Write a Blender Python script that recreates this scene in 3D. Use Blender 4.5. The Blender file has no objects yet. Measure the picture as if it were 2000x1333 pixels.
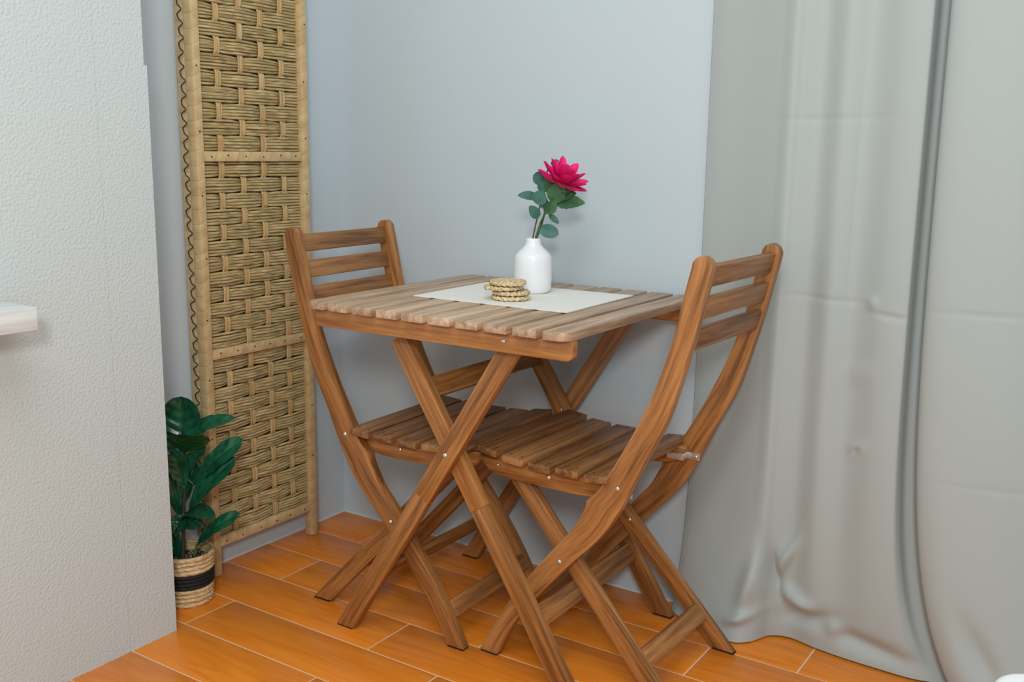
import bpy, bmesh, math, random
from mathutils import Vector, Matrix
random.seed(7)
S = bpy.context.scene
COL = S.collection

# ------------------------------------------------------------------ camera
CR = Vector((0.835007, 0.550067, 0.013775)); CU = Vector((-0.11461, 0.149385, 0.982114)); CF = Vector((-0.53817, 0.821651, -0.187781))
CP = Vector((1.860915, -1.989427, 1.008946)); FPX = 1950.266
cam = bpy.data.cameras.new('camera'); cam.sensor_width = 36.0; cam.lens = 36.0 * FPX / 2000.0
cam.clip_start = 0.02
co = bpy.data.objects.new('camera', cam); COL.objects.link(co)
m = Matrix.Identity(4)
for i in range(3):
    m[i][0] = CR[i]; m[i][1] = CU[i]; m[i][2] = -CF[i]; m[i][3] = CP[i]
co.matrix_world = m
S.camera = co

# ------------------------------------------------------------------ light
wd = bpy.data.worlds.new('room_light'); S.world = wd; wd.use_nodes = True
bgn = wd.node_tree.nodes['Background']; bgn.inputs[0].default_value = (0.87, 0.97, 1.0, 1); bgn.inputs[1].default_value = 0.60
def area(name, loc, target, size, power, color):
    L = bpy.data.lights.new(name, 'AREA'); L.shape = 'DISK'; L.size = size; L.energy = power; L.color = color
    o = bpy.data.objects.new(name, L); COL.objects.link(o); o.location = loc
    o.rotation_euler = (Vector(target) - Vector(loc)).to_track_quat('-Z', 'Y').to_euler()
    return o
area('flash_light', (2.16, -2.50, 1.52), (0.85, -0.3, 0.62), 0.32, 21.0, (0.97, 1.0, 0.99))
area('ceiling_bounce_fill', (1.45, -1.75, 2.35), (0.5, -0.4, 0.4), 1.2, 16.0, (0.97, 0.99, 1.0))  # added soft fill in place of flash bounced off the ceiling
S.view_settings.view_transform = 'Standard'; S.view_settings.look = 'None'
S.view_settings.exposure = 0.14; S.view_settings.gamma = 1.0; S.view_settings.use_curve_mapping = False

# ------------------------------------------------------------------ helpers
def ray(px):
    return CF + CR * ((px[0] - 1000) / FPX) - CU * ((px[1] - 666.5) / FPX)
def on_plane(px, p0, n):
    d = ray(px); return CP + d * ((p0 - CP).dot(n) / d.dot(n))
VR = Vector((CR.x, CR.y, 0)).normalized()            # horizontal right of the viewer
VC = Vector((-CF.x, -CF.y, 0)).normalized()          # horizontal towards the viewer
UP = Vector((0, 0, 1))

def srgb(r, g, b):
    f = lambda c: (c / 255) / 12.92 if c / 255 <= 0.04045 else ((c / 255 + 0.055) / 1.055) ** 2.4
    return (f(r), f(g), f(b), 1)

def tag(o, label=None, cat=None, group=None, kind=None):
    if label: o['label'] = label
    if cat: o['category'] = cat
    if group: o['group'] = group
    if kind: o['kind'] = kind
    return o
def empty(name, loc=(0, 0, 0), rz=0):
    o = bpy.data.objects.new(name, None); COL.objects.link(o); o.location = loc; o.rotation_euler = (0, 0, rz)
    o.empty_display_size = 0.05
    return o
def mesh_from(bm, name, mat, grain=None, smooth=None, tone=None):
    me = bpy.data.meshes.new(name)
    bmesh.ops.recalc_face_normals(bm, faces=bm.faces)
    bm.to_mesh(me); bm.free()
    if mat: me.materials.append(mat)
    if smooth is not None:
        me.shade_smooth()
        if smooth < 3: me.set_sharp_from_angle(angle=smooth)
    if grain:
        at = me.attributes.new('grain', 'FLOAT_VECTOR', 'POINT')
        off = Vector((random.uniform(0, 50), random.uniform(0, 50), random.uniform(0, 50)))
        for i, v in enumerate(me.vertices):
            at.data[i].vector = Vector(grain(v.co)) + off
        ta = me.attributes.new('tone', 'FLOAT', 'POINT')
        t = random.random() if tone is None else tone
        for i, v in enumerate(me.vertices): ta.data[i].value = tone(v.co) if callable(tone) else t
    return me
def link(name, me, parent=None):
    o = bpy.data.objects.new(name, me); COL.objects.link(o)
    if parent: o.parent = parent
    return o
def bevel(bm, off, seg=2, ang=0.5):
    ed = [e for e in bm.edges if len(e.link_faces) == 2 and e.calc_face_angle(0) > ang]
    if off > 0: bmesh.ops.bevel(bm, geom=ed, offset=off, segments=seg, affect='EDGES', profile=0.5, clamp_overlap=True)
def board_bm(c, ax, ay, az, lx, ly, lz, bev=0.002):
    """box centred at c, axes ax (length) ay az"""
    bm = bmesh.new(); vs = []
    for k in (-.5, .5):
        for j in (-.5, .5):
            for i in (-.5, .5): vs.append(bm.verts.new(c + ax * (i * lx) + ay * (j * ly) + az * (k * lz)))
    for q in ((0, 1, 3, 2), (4, 6, 7, 5), (0, 4, 5, 1), (2, 3, 7, 6), (0, 2, 6, 4), (1, 5, 7, 3)): bm.faces.new([vs[i] for i in q])
    bmesh.ops.recalc_face_normals(bm, faces=bm.faces)
    bevel(bm, bev)
    return bm
def board(name, c, ax, ay, lx, ly, lz, mat, parent, bev=0.002, tone=None):
    c = Vector(c); ax = Vector(ax).normalized(); ay = Vector(ay).normalized(); az = ax.cross(ay)
    bm = board_bm(c, ax, ay, az, lx, ly, lz, bev)
    return link(name, mesh_from(bm, name, mat, lambda p: ((p - c).dot(ax), (p - c).dot(ay), (p - c).dot(az)), 0.6, tone), parent)
def prism_bm(prof, y0, y1, bev=0.002):
    bm = bmesh.new()
    a = [bm.verts.new((x, y0, z)) for x, z in prof]; b = [bm.verts.new((x, y1, z)) for x, z in prof]
    n = len(prof); bm.faces.new(a); bm.faces.new(b[::-1])
    for i in range(n): bm.faces.new((a[i], b[i], b[(i + 1) % n], a[(i + 1) % n]))
    bmesh.ops.recalc_face_normals(bm, faces=bm.faces)
    bevel(bm, bev)
    return bm
def lathe(prof, n=48, cap=False):
    bm = bmesh.new(); rings = []
    for r, z in prof: rings.append([bm.verts.new((r * math.cos(2 * math.pi * i / n), r * math.sin(2 * math.pi * i / n), z)) for i in range(n)])
    for a, b in zip(rings, rings[1:]):
        for i in range(n): bm.faces.new((a[i], a[(i + 1) % n], b[(i + 1) % n], b[i]))
    if cap: bm.faces.new(rings[0][::-1])
    return bm
def tube_bm(pts, rad, n=8, bm=None):
    bm = bm or bmesh.new(); rings = []; pts = [Vector(p) for p in pts]
    for k, p in enumerate(pts):
        t = (pts[min(k + 1, len(pts) - 1)] - pts[max(k - 1, 0)]).normalized()
        a = t.cross(Vector((0.31, 0.2, 0.93)) if abs(t.z) < .9 else Vector((1, 0.1, 0))).normalized(); b = t.cross(a)
        r = rad[k] if isinstance(rad, (list, tuple)) else rad
        rings.append([bm.verts.new(p + (a * math.cos(2 * math.pi * i / n) + b * math.sin(2 * math.pi * i / n)) * r) for i in range(n)])
    for A, B in zip(rings, rings[1:]):
        for i in range(n): bm.faces.new((A[i], A[(i + 1) % n], B[(i + 1) % n], B[i]))
    bm.faces.new(rings[0][::-1]); bm.faces.new(rings[-1])
    return bm

# ------------------------------------------------------------------ materials
def new_mat(name, rough=0.5, spec=0.5):
    mt = bpy.data.materials.new(name); mt.use_nodes = True
    nt = mt.node_tree; b = nt.nodes['Principled BSDF']; b.inputs['Roughness'].default_value = rough
    b.inputs['Specular IOR Level'].default_value = spec
    return mt, nt, b
def N(nt, t, **kw):
    n = nt.nodes.new(t)
    for k, v in kw.items(): setattr(n, k, v)
    return n
def plain(name, col, rough=0.5, metal=0.0, spec=0.5):
    mt, nt, b = new_mat(name, rough, spec); b.inputs['Base Color'].default_value = col; b.inputs['Metallic'].default_value = metal
    return mt
def ramp(nt, stops):
    r = N(nt, 'ShaderNodeValToRGB'); e = r.color_ramp.elements
    while len(e) < len(stops): e.new(0.5)
    for i, (p, c) in enumerate(stops): e[i].position = p; e[i].color = c
    return r
def wood_mat(name, dark, mid, light, rough=0.42, sx=1.0, contrast=1.0, tone_amt=0.5, bump=0.12, figure=1.0, spread=0.24, across=80):
    mt, nt, b = new_mat(name, rough)
    at = N(nt, 'ShaderNodeAttribute', attribute_name='grain')
    mp = N(nt, 'ShaderNodeMapping'); mp.inputs['Scale'].default_value = (4 * sx, across * sx, across * sx)
    nt.links.new(at.outputs['Vector'], mp.inputs['Vector'])
    n1 = N(nt, 'ShaderNodeTexNoise'); n1.inputs['Scale'].default_value = 1.0; n1.inputs['Detail'].default_value = 5; n1.inputs['Distortion'].default_value = 0.8 * figure
    nt.links.new(mp.outputs[0], n1.inputs['Vector'])
    mp2 = N(nt, 'ShaderNodeMapping'); mp2.inputs['Scale'].default_value = (18 * sx, 420 * sx, 420 * sx)
    nt.links.new(at.outputs['Vector'], mp2.inputs['Vector'])
    n2 = N(nt, 'ShaderNodeTexNoise'); n2.inputs['Scale'].default_value = 1.0; n2.inputs['Detail'].default_value = 3
    nt.links.new(mp2.outputs[0], n2.inputs['Vector'])
    tn = N(nt, 'ShaderNodeAttribute', attribute_name='tone')
    a = N(nt, 'ShaderNodeMath', operation='MULTIPLY_ADD'); a.inputs[1].default_value = 0.30 * contrast
    nt.links.new(n2.outputs['Fac'], a.inputs[0]); nt.links.new(n1.outputs['Fac'], a.inputs[2])
    c = N(nt, 'ShaderNodeMath', operation='MULTIPLY_ADD'); c.inputs[1].default_value = 0.30 * tone_amt
    nt.links.new(tn.outputs['Fac'], c.inputs[0]); nt.links.new(a.outputs[0], c.inputs[2])
    sub = N(nt, 'ShaderNodeMath', operation='SUBTRACT'); sub.inputs[1].default_value = 0.15 * contrast + 0.15 * tone_amt
    nt.links.new(c.outputs[0], sub.inputs[0])
    r = ramp(nt, [(0.5 - spread, dark), (0.5, mid), (0.5 + spread, light)])
    nt.links.new(sub.outputs[0], r.inputs[0]); nt.links.new(r.outputs[0], b.inputs['Base Color'])
    bp = N(nt, 'ShaderNodeBump'); bp.inputs['Strength'].default_value = bump; bp.inputs['Distance'].default_value = 0.001
    nt.links.new(n2.outputs['Fac'], bp.inputs['Height']); nt.links.new(bp.outputs[0], b.inputs['Normal'])
    return mt
M = {}
M['wood'] = wood_mat('acacia_wood', srgb(108, 68, 32), srgb(158, 104, 55), srgb(184, 131, 76), rough=0.40, contrast=1.5, figure=0.5)
M['wood_top'] = wood_mat('acacia_top_painted_sheen', srgb(144, 116, 90), srgb(182, 152, 123), srgb(206, 180, 152), rough=0.40, contrast=1.5, figure=0.5, tone_amt=0.9)  # paler and greyer than the frame: wall reflection put into the base colour
M['seat_wood'] = wood_mat('seat_acacia', srgb(96, 62, 32), srgb(142, 97, 56), srgb(168, 122, 76), rough=0.42, contrast=1.5, figure=0.6, tone_amt=0.8)
M['tile'] = wood_mat('wood_look_tile', srgb(202, 108, 24), srgb(226, 130, 36), srgb(234, 143, 50), rough=0.30, sx=0.5, contrast=0.3, tone_amt=0.25, bump=0.02, figure=3.5, spread=0.34, across=42)
M['zinc'] = plain('zinc_plated_steel', srgb(215, 214, 208), 0.32, 0.9)
M['foot_shade'] = plain('black_foot_shade', srgb(22, 20, 18), 0.7)  # black for the shadow line painted in below the legs
M['grout'] = plain('grout', srgb(226, 196, 164), 0.9)
M['caulk'] = plain('white_caulk', srgb(214, 216, 216), 0.6)
M['nail'] = plain('dark_nail', srgb(70, 52, 34), 0.5, 0.5)

def wall_mat(name, col, scale, strength, dist, rough=0.75, var=0.03):
    mt, nt, b = new_mat(name, rough, 0.3)
    tc = N(nt, 'ShaderNodeTexCoord')
    n = N(nt, 'ShaderNodeTexNoise'); n.inputs['Scale'].default_value = scale; n.inputs['Detail'].default_value = 2.5; n.inputs['Roughness'].default_value = 0.45
    nt.links.new(tc.outputs['Object'], n.inputs['Vector'])
    bp = N(nt, 'ShaderNodeBump'); bp.inputs['Strength'].default_value = strength; bp.inputs['Distance'].default_value = dist
    nt.links.new(n.outputs['Fac'], bp.inputs['Height']); nt.links.new(bp.outputs[0], b.inputs['Normal'])
    n2 = N(nt, 'ShaderNodeTexNoise'); n2.inputs['Scale'].default_value = 1.7; n2.inputs['Detail'].default_value = 2
    nt.links.new(tc.outputs['Object'], n2.inputs['Vector'])
    lo = tuple(c * (1 - var) for c in col[:3]) + (1,); hi = tuple(min(1, c * (1 + var)) for c in col[:3]) + (1,)
    r = ramp(nt, [(0.3, lo), (0.7, hi)]); nt.links.new(n2.outputs['Fac'], r.inputs[0]); nt.links.new(r.outputs[0], b.inputs['Base Color'])
    return mt
M['wall'] = wall_mat('painted_wall', srgb(190, 200, 206), 160, 0.05, 0.001)
M['plaster'] = wall_mat('stippled_plaster', srgb(195, 203, 202), 190, 0.6, 0.003, var=0.012)

# ------------------------------------------------------------------ setting: walls
def struct(o): o['kind'] = 'structure'; return o
def box_obj(name, lo, hi, mat, parent=None, bev=0.0):
    bm = bmesh.new(); lo = Vector(lo); hi = Vector(hi)
    bmesh.ops.create_cube(bm, size=1)
    for v in bm.verts: v.co = Vector([lo[i] if v.co[i] < 0 else hi[i] for i in range(3)])
    bevel(bm, bev)
    return link(name, mesh_from(bm, name, mat, None, 0.6 if bev else None), parent)
WH = 2.35
struct(box_obj('wall_back', (-0.1, 0.0, -0.02), (2.7, 0.1, WH), M['wall']))
struct(box_obj('wall_left', (-0.1, -2.8, -0.02), (0.0, 0.0, WH), M['wall']))
# plastered partition: lower board stands a little proud of the upper one
bm = bmesh.new()
prof = [(0.0, -2.8), (0.2004, -2.8), (0.2004, -0.735), (0.0, -0.735)]
def part_box(bm, lo, hi):
    r = bmesh.ops.create_cube(bm, size=1)['verts']
    for v in r: v.co = Vector([lo[i] if v.co[i] < 0 else hi[i] for i in range(3)])
part_box(bm, (0.001, -0.8462, -0.01), (0.2004, -0.7340, 1.158))
part_box(bm, (0.001, -0.8462, 1.158), (0.2004, -0.7405, WH))
part_box(bm, (0.001, -2.8, -0.01), (0.2004, -0.8466, WH))
struct(link('wall_partition', mesh_from(bm, 'wall_partition', M['plaster'])))
# caulk line along the floor
struct(box_obj('trim_1', (0.0, -0.0065, -0.001), (2.6, 0.0, 0.0055), M['caulk'], bev=0.002))
struct(box_obj('trim_2', (0.0, -0.733, -0.001), (0.0055, -0.0065, 0.0055), M['caulk'], bev=0.002))

# ------------------------------------------------------------------ floor tiles
fl = struct(box_obj('floor', (0.0, -2.8, -0.03), (2.7, 0.0, -0.0012), M['grout']))
TW, TL, G = 0.1379, 0.577, 0.0036
rows = [(0.0, -0.1529)] + [(-0.1529 - k * TW, -0.1529 - (k + 1) * TW) for k in range(16)]
for k, (y1, y0) in enumerate(rows):
    x = (0.189 if k % 2 == 0 else 0.007 if k != 5 else 0.0) - TL
    while x < 2.6:
        a, b_ = max(x + G / 2, 0.0), min(x + TL - G / 2, 2.65)
        ya, yb = y0 + G / 2, y1 - (G / 2 if k else 0)
        x += TL
        if b_ - a < 0.02: continue
        c = Vector(((a + b_) / 2, (ya + yb) / 2, -0.006 + random.uniform(-0.0002, 0.0)))
        board('tile', c, (1, 0, 0), (0, 1, 0), b_ - a, yb - ya, 0.012, M['tile'], fl, 0.0009)

# ------------------------------------------------------------------ folding screen
def weave_mat(name, dark, mid, light, along):
    mt, nt, b = new_mat(name, 0.6, 0.3)
    at = N(nt, 'ShaderNodeAttribute', attribute_name='grain')
    oi = N(nt, 'ShaderNodeObjectInfo')
    add = N(nt, 'ShaderNodeVectorMath', operation='ADD')
    sc = N(nt, 'ShaderNodeVectorMath', operation='SCALE'); sc.inputs['Scale'].default_value = 9.0
    cmb = N(nt, 'ShaderNodeCombineXYZ'); 
    for i in range(3): nt.links.new(oi.outputs['Random'], cmb.inputs[i])
    nt.links.new(cmb.outputs[0], sc.inputs[0]); nt.links.new(sc.outputs[0], add.inputs[0]); nt.links.new(at.outputs['Vector'], add.inputs[1])
    mp = N(nt, 'ShaderNodeMapping'); mp.inputs['Scale'].default_value = (along, 260, 260)
    nt.links.new(add.outputs[0], mp.inputs['Vector'])
    n = N(nt, 'ShaderNodeTexNoise'); n.inputs['Scale'].default_value = 1; n.inputs['Detail'].default_value = 4
    nt.links.new(mp.outputs[0], n.inputs['Vector'])
    r = ramp(nt, [(0.30, dark), (0.5, mid), (0.68, light)]); nt.links.new(n.outputs['Fac'], r.inputs[0]); nt.links.new(r.outputs[0], b.inputs['Base Color'])
    bp = N(nt, 'ShaderNodeBump'); bp.inputs['Strength'].default_value = 0.3; bp.inputs['Distance'].default_value = 0.001
    nt.links.new(n.outputs['Fac'], bp.inputs['Height']); nt.links.new(bp.outputs[0], b.inputs['Normal'])
    return mt
M['reed'] = weave_mat('dried_reed', srgb(138, 116, 74), srgb(184, 162, 114), srgb(214, 194, 148), 9)
M['cane'] = weave_mat('split_cane', srgb(160, 126, 80), srgb(188, 154, 104), srgb(210, 180, 132), 6)
def raffia_mat():
    mt, nt, b = new_mat('raffia_wrap', 0.55, 0.35)
    at = N(nt, 'ShaderNodeAttribute', attribute_name='grain')
    mp = N(nt, 'ShaderNodeMapping'); mp.inputs['Rotation'].default_value = (0, 0, math.radians(28)); mp.inputs['Scale'].default_value = (1, 1, 1)
    nt.links.new(at.outputs['Vector'], mp.inputs['Vector'])
    w = N(nt, 'ShaderNodeTexWave', bands_direction='X', wave_profile='SAW'); w.inputs['Scale'].default_value = 11; w.inputs['Distortion'].default_value = 0.6; w.inputs['Detail'].default_value = 1
    nt.links.new(mp.outputs[0], w.inputs['Vector'])
    n = N(nt, 'ShaderNodeTexNoise'); n.inputs['Scale'].default_value = 35; n.inputs['Detail'].default_value = 4
    nt.links.new(at.outputs['Vector'], n.inputs['Vector'])
    r1 = ramp(nt, [(0.0, srgb(176, 148, 108)), (0.07, srgb(204, 180, 138)), (1.0, srgb(212, 190, 150))]); nt.links.new(w.outputs['Fac'], r1.inputs[0])
    r2 = ramp(nt, [(0.3, srgb(222, 204, 176)), (0.7, srgb(255, 250, 240))]); nt.links.new(n.outputs['Fac'], r2.inputs[0])
    mx = N(nt, 'ShaderNodeMix', data_type='RGBA', blend_type='MULTIPLY'); mx.inputs['Factor'].default_value = 0.8
    nt.links.new(r1.outputs[0], mx.inputs['A']); nt.links.new(r2.outputs[0], mx.inputs['B']); nt.links.new(mx.outputs['Result'], b.inputs['Base Color'])
    bp = N(nt, 'ShaderNodeBump'); bp.inputs['Strength'].default_value = 0.5; bp.inputs['Distance'].default_value = 0.001
    nt.links.new(w.outputs['Fac'], bp.inputs['Height']); nt.links.new(bp.outputs[0], b.inputs['Normal'])
    return mt
M['raffia'] = raffia_mat()
M['cord'] = plain('dark_cord', srgb(38, 54, 54), 0.7)

scr = empty('folding_screen', (0.03, -0.34, 0))
tag(scr, 'tall woven reed folding screen with raffia frame, leaning folded against the blue-grey left wall', 'screen')
OX = Vector((0.03, -0.34, 0))
YL0, YL1, YR0, YR1 = -0.511, -0.489, -0.189, -0.166
COLS = [-0.434, -0.370, -0.306, -0.242]
PITCH = 0.0355; SCR_TOP = 1.47
RAILS = [0.081, 0.5355, 0.986, 1.437]
def reed_band(kind, seed):
    """one row: seven reeds passing over/under the cane uprights; local origin at the row's middle, y along the row"""
    rnd = random.Random(seed); bm = bmesh.new(); y0, y1 = YL1 - 0.006, YR0 + 0.006; n = 44; k = 5
    hgt = PITCH * 0.96 / k
    gr = {}
    for j in range(k):
        zc = -PITCH / 2 * 0.96 + hgt * (j + .5); jit = rnd.uniform(-.0006, .0006); rx = rnd.uniform(-.0008, .0008); sl = rnd.uniform(-.0012, .0012)
        prev = None; hh = hgt * rnd.uniform(0.42, 0.56)
        for i in range(n + 1):
            y = y0 + (y1 - y0) * i / n
            w = 0
            for ci, cy in enumerate(COLS):
                s = 1 if (ci % 2) != kind else -1
                w += s * math.exp(-((y - cy) / 0.019) ** 2)
            # squeeze of the bundle where it dives under an upright
            sq = 1 - 0.10 * max(0, -w)
            z = (zc + jit + sl * (i / n - .5)) * sq; x = 0.0048 * w + rx - 0.0030 * (2 * zc / PITCH) ** 2
            sec = [bm.verts.new((x - .0030, y, z - hh)), bm.verts.new((x + .0006, y, z - hh * .6)), bm.verts.new((x + .0014, y, z + hh * .3)), bm.verts.new((x - .0030, y, z + hh))]
            if prev:
                for a in range(3): bm.faces.new((prev[a], sec[a], sec[a + 1], prev[a + 1]))
            prev = sec
    return mesh_from(bm, 'reed_band', M['reed'], lambda p: (p.y, p.z, p.x), 0.9)
bands = {(kd, sd): reed_band(kd, 40 + kd * 10 + sd) for kd in (0, 1) for sd in range(3)}
def cane_upright(zlen, kind0, nrows):
    bm = bmesh.new(); prev = None; n = nrows * 8
    for i in range(n + 1):
        z = zlen * i / n; ph = z / PITCH
        w = math.sin(math.pi * ph + math.pi / 2 - math.pi / 2) * 1.0
        row = int(min(ph, nrows - 1e-6)); fr = ph - row
        s = 1 if (row % 2) == kind0 else -1
        x = (0.0030 if s > 0 else 0.0075) * s * math.sin(math.pi * fr) ** 0.22
        sec = [bm.verts.new((x - .0012, -0.0080, z)), bm.verts.new((x + .0010, -0.0068, z)), bm.verts.new((x + .0010, -.0004, z)), bm.verts.new((x + .0002, 0, z)), bm.verts.new((x + .0010, .0004, z)), bm.verts.new((x + .0010, 0.0068, z)), bm.verts.new((x - .0012, 0.0080, z))]
        if prev:
            for a in range(len(sec) - 1): bm.faces.new((prev[a], sec[a], sec[a + 1], prev[a + 1]))
        prev = sec
    return mesh_from(bm, 'cane_upright', M['cane'], lambda p: (p.z, p.y, p.x), 0.9)
def raffia_bar(name, lo, hi, axis, mat=None):
    lo = Vector(lo); hi = Vector(hi); c = (lo + hi) / 2; d = hi - lo
    ax = Vector((0, 0, 1)) if axis == 'z' else Vector((0, 1, 0)); ay = Vector((0, 1, 0)) if axis == 'z' else Vector((0, 0, 1))
    lx = d.z if axis == 'z' else d.y; ly = d.y if axis == 'z' else d.z
    az = ax.cross(ay)
    bm = board_bm(c - OX, ax, ay, az, lx, ly, d.x, 0.003)
    return link(name, mesh_from(bm, name, mat or M['raffia'], lambda p: (p.dot(ax), p.dot(ay), p.dot(az)), 0.6), scr)
nail_bm = lathe([(0.0002, 0.0016), (0.0016, 0.0013), (0.0021, 0.0)], 8); NAIL = mesh_from(nail_bm, 'nail', M['nail'], None, 1.0)
def nail(x, y, z):
    o = link('nail', NAIL, scr); o.location = Vector((x, y, z)) - OX; o.rotation_euler = (0, math.pi / 2, 0)
def panel(xf, front):
    zb_ = 0.0 if front else 0.066
    raffia_bar('post', (xf - 0.026, YL0, zb_), (xf, YL1, SCR_TOP), 'z')
    raffia_bar('post', (xf - 0.026, YR0, zb_), (xf, YR1, SCR_TOP), 'z')
    for z in RAILS: raffia_bar('cross_rail', (xf - 0.022, YL1, z - 0.0115), (xf - 0.0015, YR0, z + 0.0115), 'y')
    xw = xf - 0.012
    for s in range(3):
        za, zb = RAILS[s] + 0.0115, RAILS[s + 1] - 0.0115
        nr = 12; zl = zb - za; p = zl / nr
        for r in range(nr):
            kd = (r + s) % 2
            o = link('reed_band', bands[(kd, random.randrange(3))], scr); o.location = Vector((xw, 0, za + p * (r + .5))) - Vector((OX.x, OX.y, 0))
            o.scale = (1, 1, p / PITCH)
        for ci, cy in enumerate(COLS):
            o = link('cane_upright', CANE[(ci + s) % 2], scr); o.location = Vector((xw, cy + random.uniform(-.002, .002), za)) - OX; o.scale = (1, 1, zl / (12 * PITCH))
    if front:
        for z in RAILS:
            for k in range(6): nail(xf - 0.0015, -0.47 + 0.052 * k + random.uniform(-.004, .004), z + random.uniform(-.002, .003))
        for k in range(9):
            nail(xf, (YL0 + YL1) / 2 + random.uniform(-.004, .004), 0.2 + 0.14 * k); nail(xf, (YR0 + YR1) / 2 + random.uniform(-.004, .004), 0.22 + 0.135 * k)
CANE = {k: cane_upright(12 * PITCH, k, 12) for k in (0, 1)}
panel(0.060, True)
panel(0.031, False)
# dark cord lacing the two panels together along the near edge
pts = []
for i in range(0, 420):
    z = 0.10 + (1.40 - 0.10) * i / 419; ph = z / 0.030
    pts.append(Vector((0.033 + 0.0070 * math.sin(2 * math.pi * ph) + 0.0018 * math.sin(ph * 1.7), -0.517 - 0.0018 * (1 + math.cos(2 * math.pi * ph * 2 + .6)), z)) - OX)
link('lacing_cord', mesh_from(tube_bm(pts, 0.0015, 5), 'lacing_cord', M['cord'], None, 1.2), scr)

# ------------------------------------------------------------------ table
tab = empty('folding_table', (0.745, -0.295, 0)); TO = Vector((0.745, -0.295, 0))
tag(tab, 'square slatted acacia folding table with crossed legs beside the pale wall', 'table')
XT, P_, GAP, YF, YB, HT = 0.4399, 0.0616, 0.0125, -0.5738, -0.016, 0.71
SL = 0.0155
def slat_corner(name, x0, x1, side):
    """outer slat with two rounded outer corners"""
    r = 0.022; pr = []
    def arc(cx, cy, a0, a1):
        for k in range(6):
            a = a0 + (a1 - a0) * k / 5; pr.append((cx + r * math.cos(a), cy + r * math.sin(a)))
    if side < 0:
        pr.append((x1, YF)); pr.append((x1, YB)); arc(x0 + r, YB - r, math.pi / 2, math.pi); arc(x0 + r, YF + r, math.pi, 1.5 * math.pi)
    else:
        pr.append((x0, YB)); pr.append((x0, YF)); arc(x1 - r, YF + r, -math.pi / 2, 0); arc(x1 - r, YB - r, 0, math.pi / 2)
    bm = bmesh.new(); a = [bm.verts.new(Vector((x, y, HT - SL)) - TO) for x, y in pr]; b = [bm.verts.new(Vector((x, y, HT)) - TO) for x, y in pr]
    bm.faces.new(a); bm.faces.new(b)
    for i in range(len(pr)): j = (i + 1) % len(pr); bm.faces.new((a[i], a[j], b[j], b[i]))
    bmesh.ops.recalc_face_normals(bm, faces=bm.faces); bevel(bm, 0.0016, 2, 0.9)
    return link(name, mesh_from(bm, name, M['wood_top'], lambda p: (p.y, p.x, p.z), 0.6), tab)
for i in range(10):
    x0 = XT + i * P_; x1 = x0 + P_ - GAP
    if i in (0, 9): slat_corner('top_slat', x0, x1, -1 if i == 0 else 1)
    else: board('top_slat', Vector(((x0 + x1) / 2, (YF + YB) / 2, HT - SL / 2)) - TO, (0, 1, 0), (1, 0, 0), YB - YF, x1 - x0, SL, M['wood_top'], tab, 0.0016)
def apron(y0, y1):
    z1, z0 = HT - SL, 0.657; xa, xb = XT + 0.008, 1.0415; r = 0.012; pr = [(xa, z1)]
    for k in range(5): a = math.pi + math.pi / 2 * k / 4; pr.append((xa + r + r * math.cos(a), z0 + r + r * math.sin(a)))
    for k in range(5): a = -math.pi / 2 + math.pi / 2 * k / 4; pr.append((xb - r + r * math.cos(a), z0 + r + r * math.sin(a)))
    pr.append((xb, z1))
    bm = prism_bm([(x - TO.x, z) for x, z in pr], y0 - TO.y, y1 - TO.y, 0.0025)
    link('apron', mesh_from(bm, 'apron', M['wood'], lambda p: (p.x, p.z, p.y), 0.6), tab)
apron(-0.553, -0.5325); apron(-0.0570, -0.0365)
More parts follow.
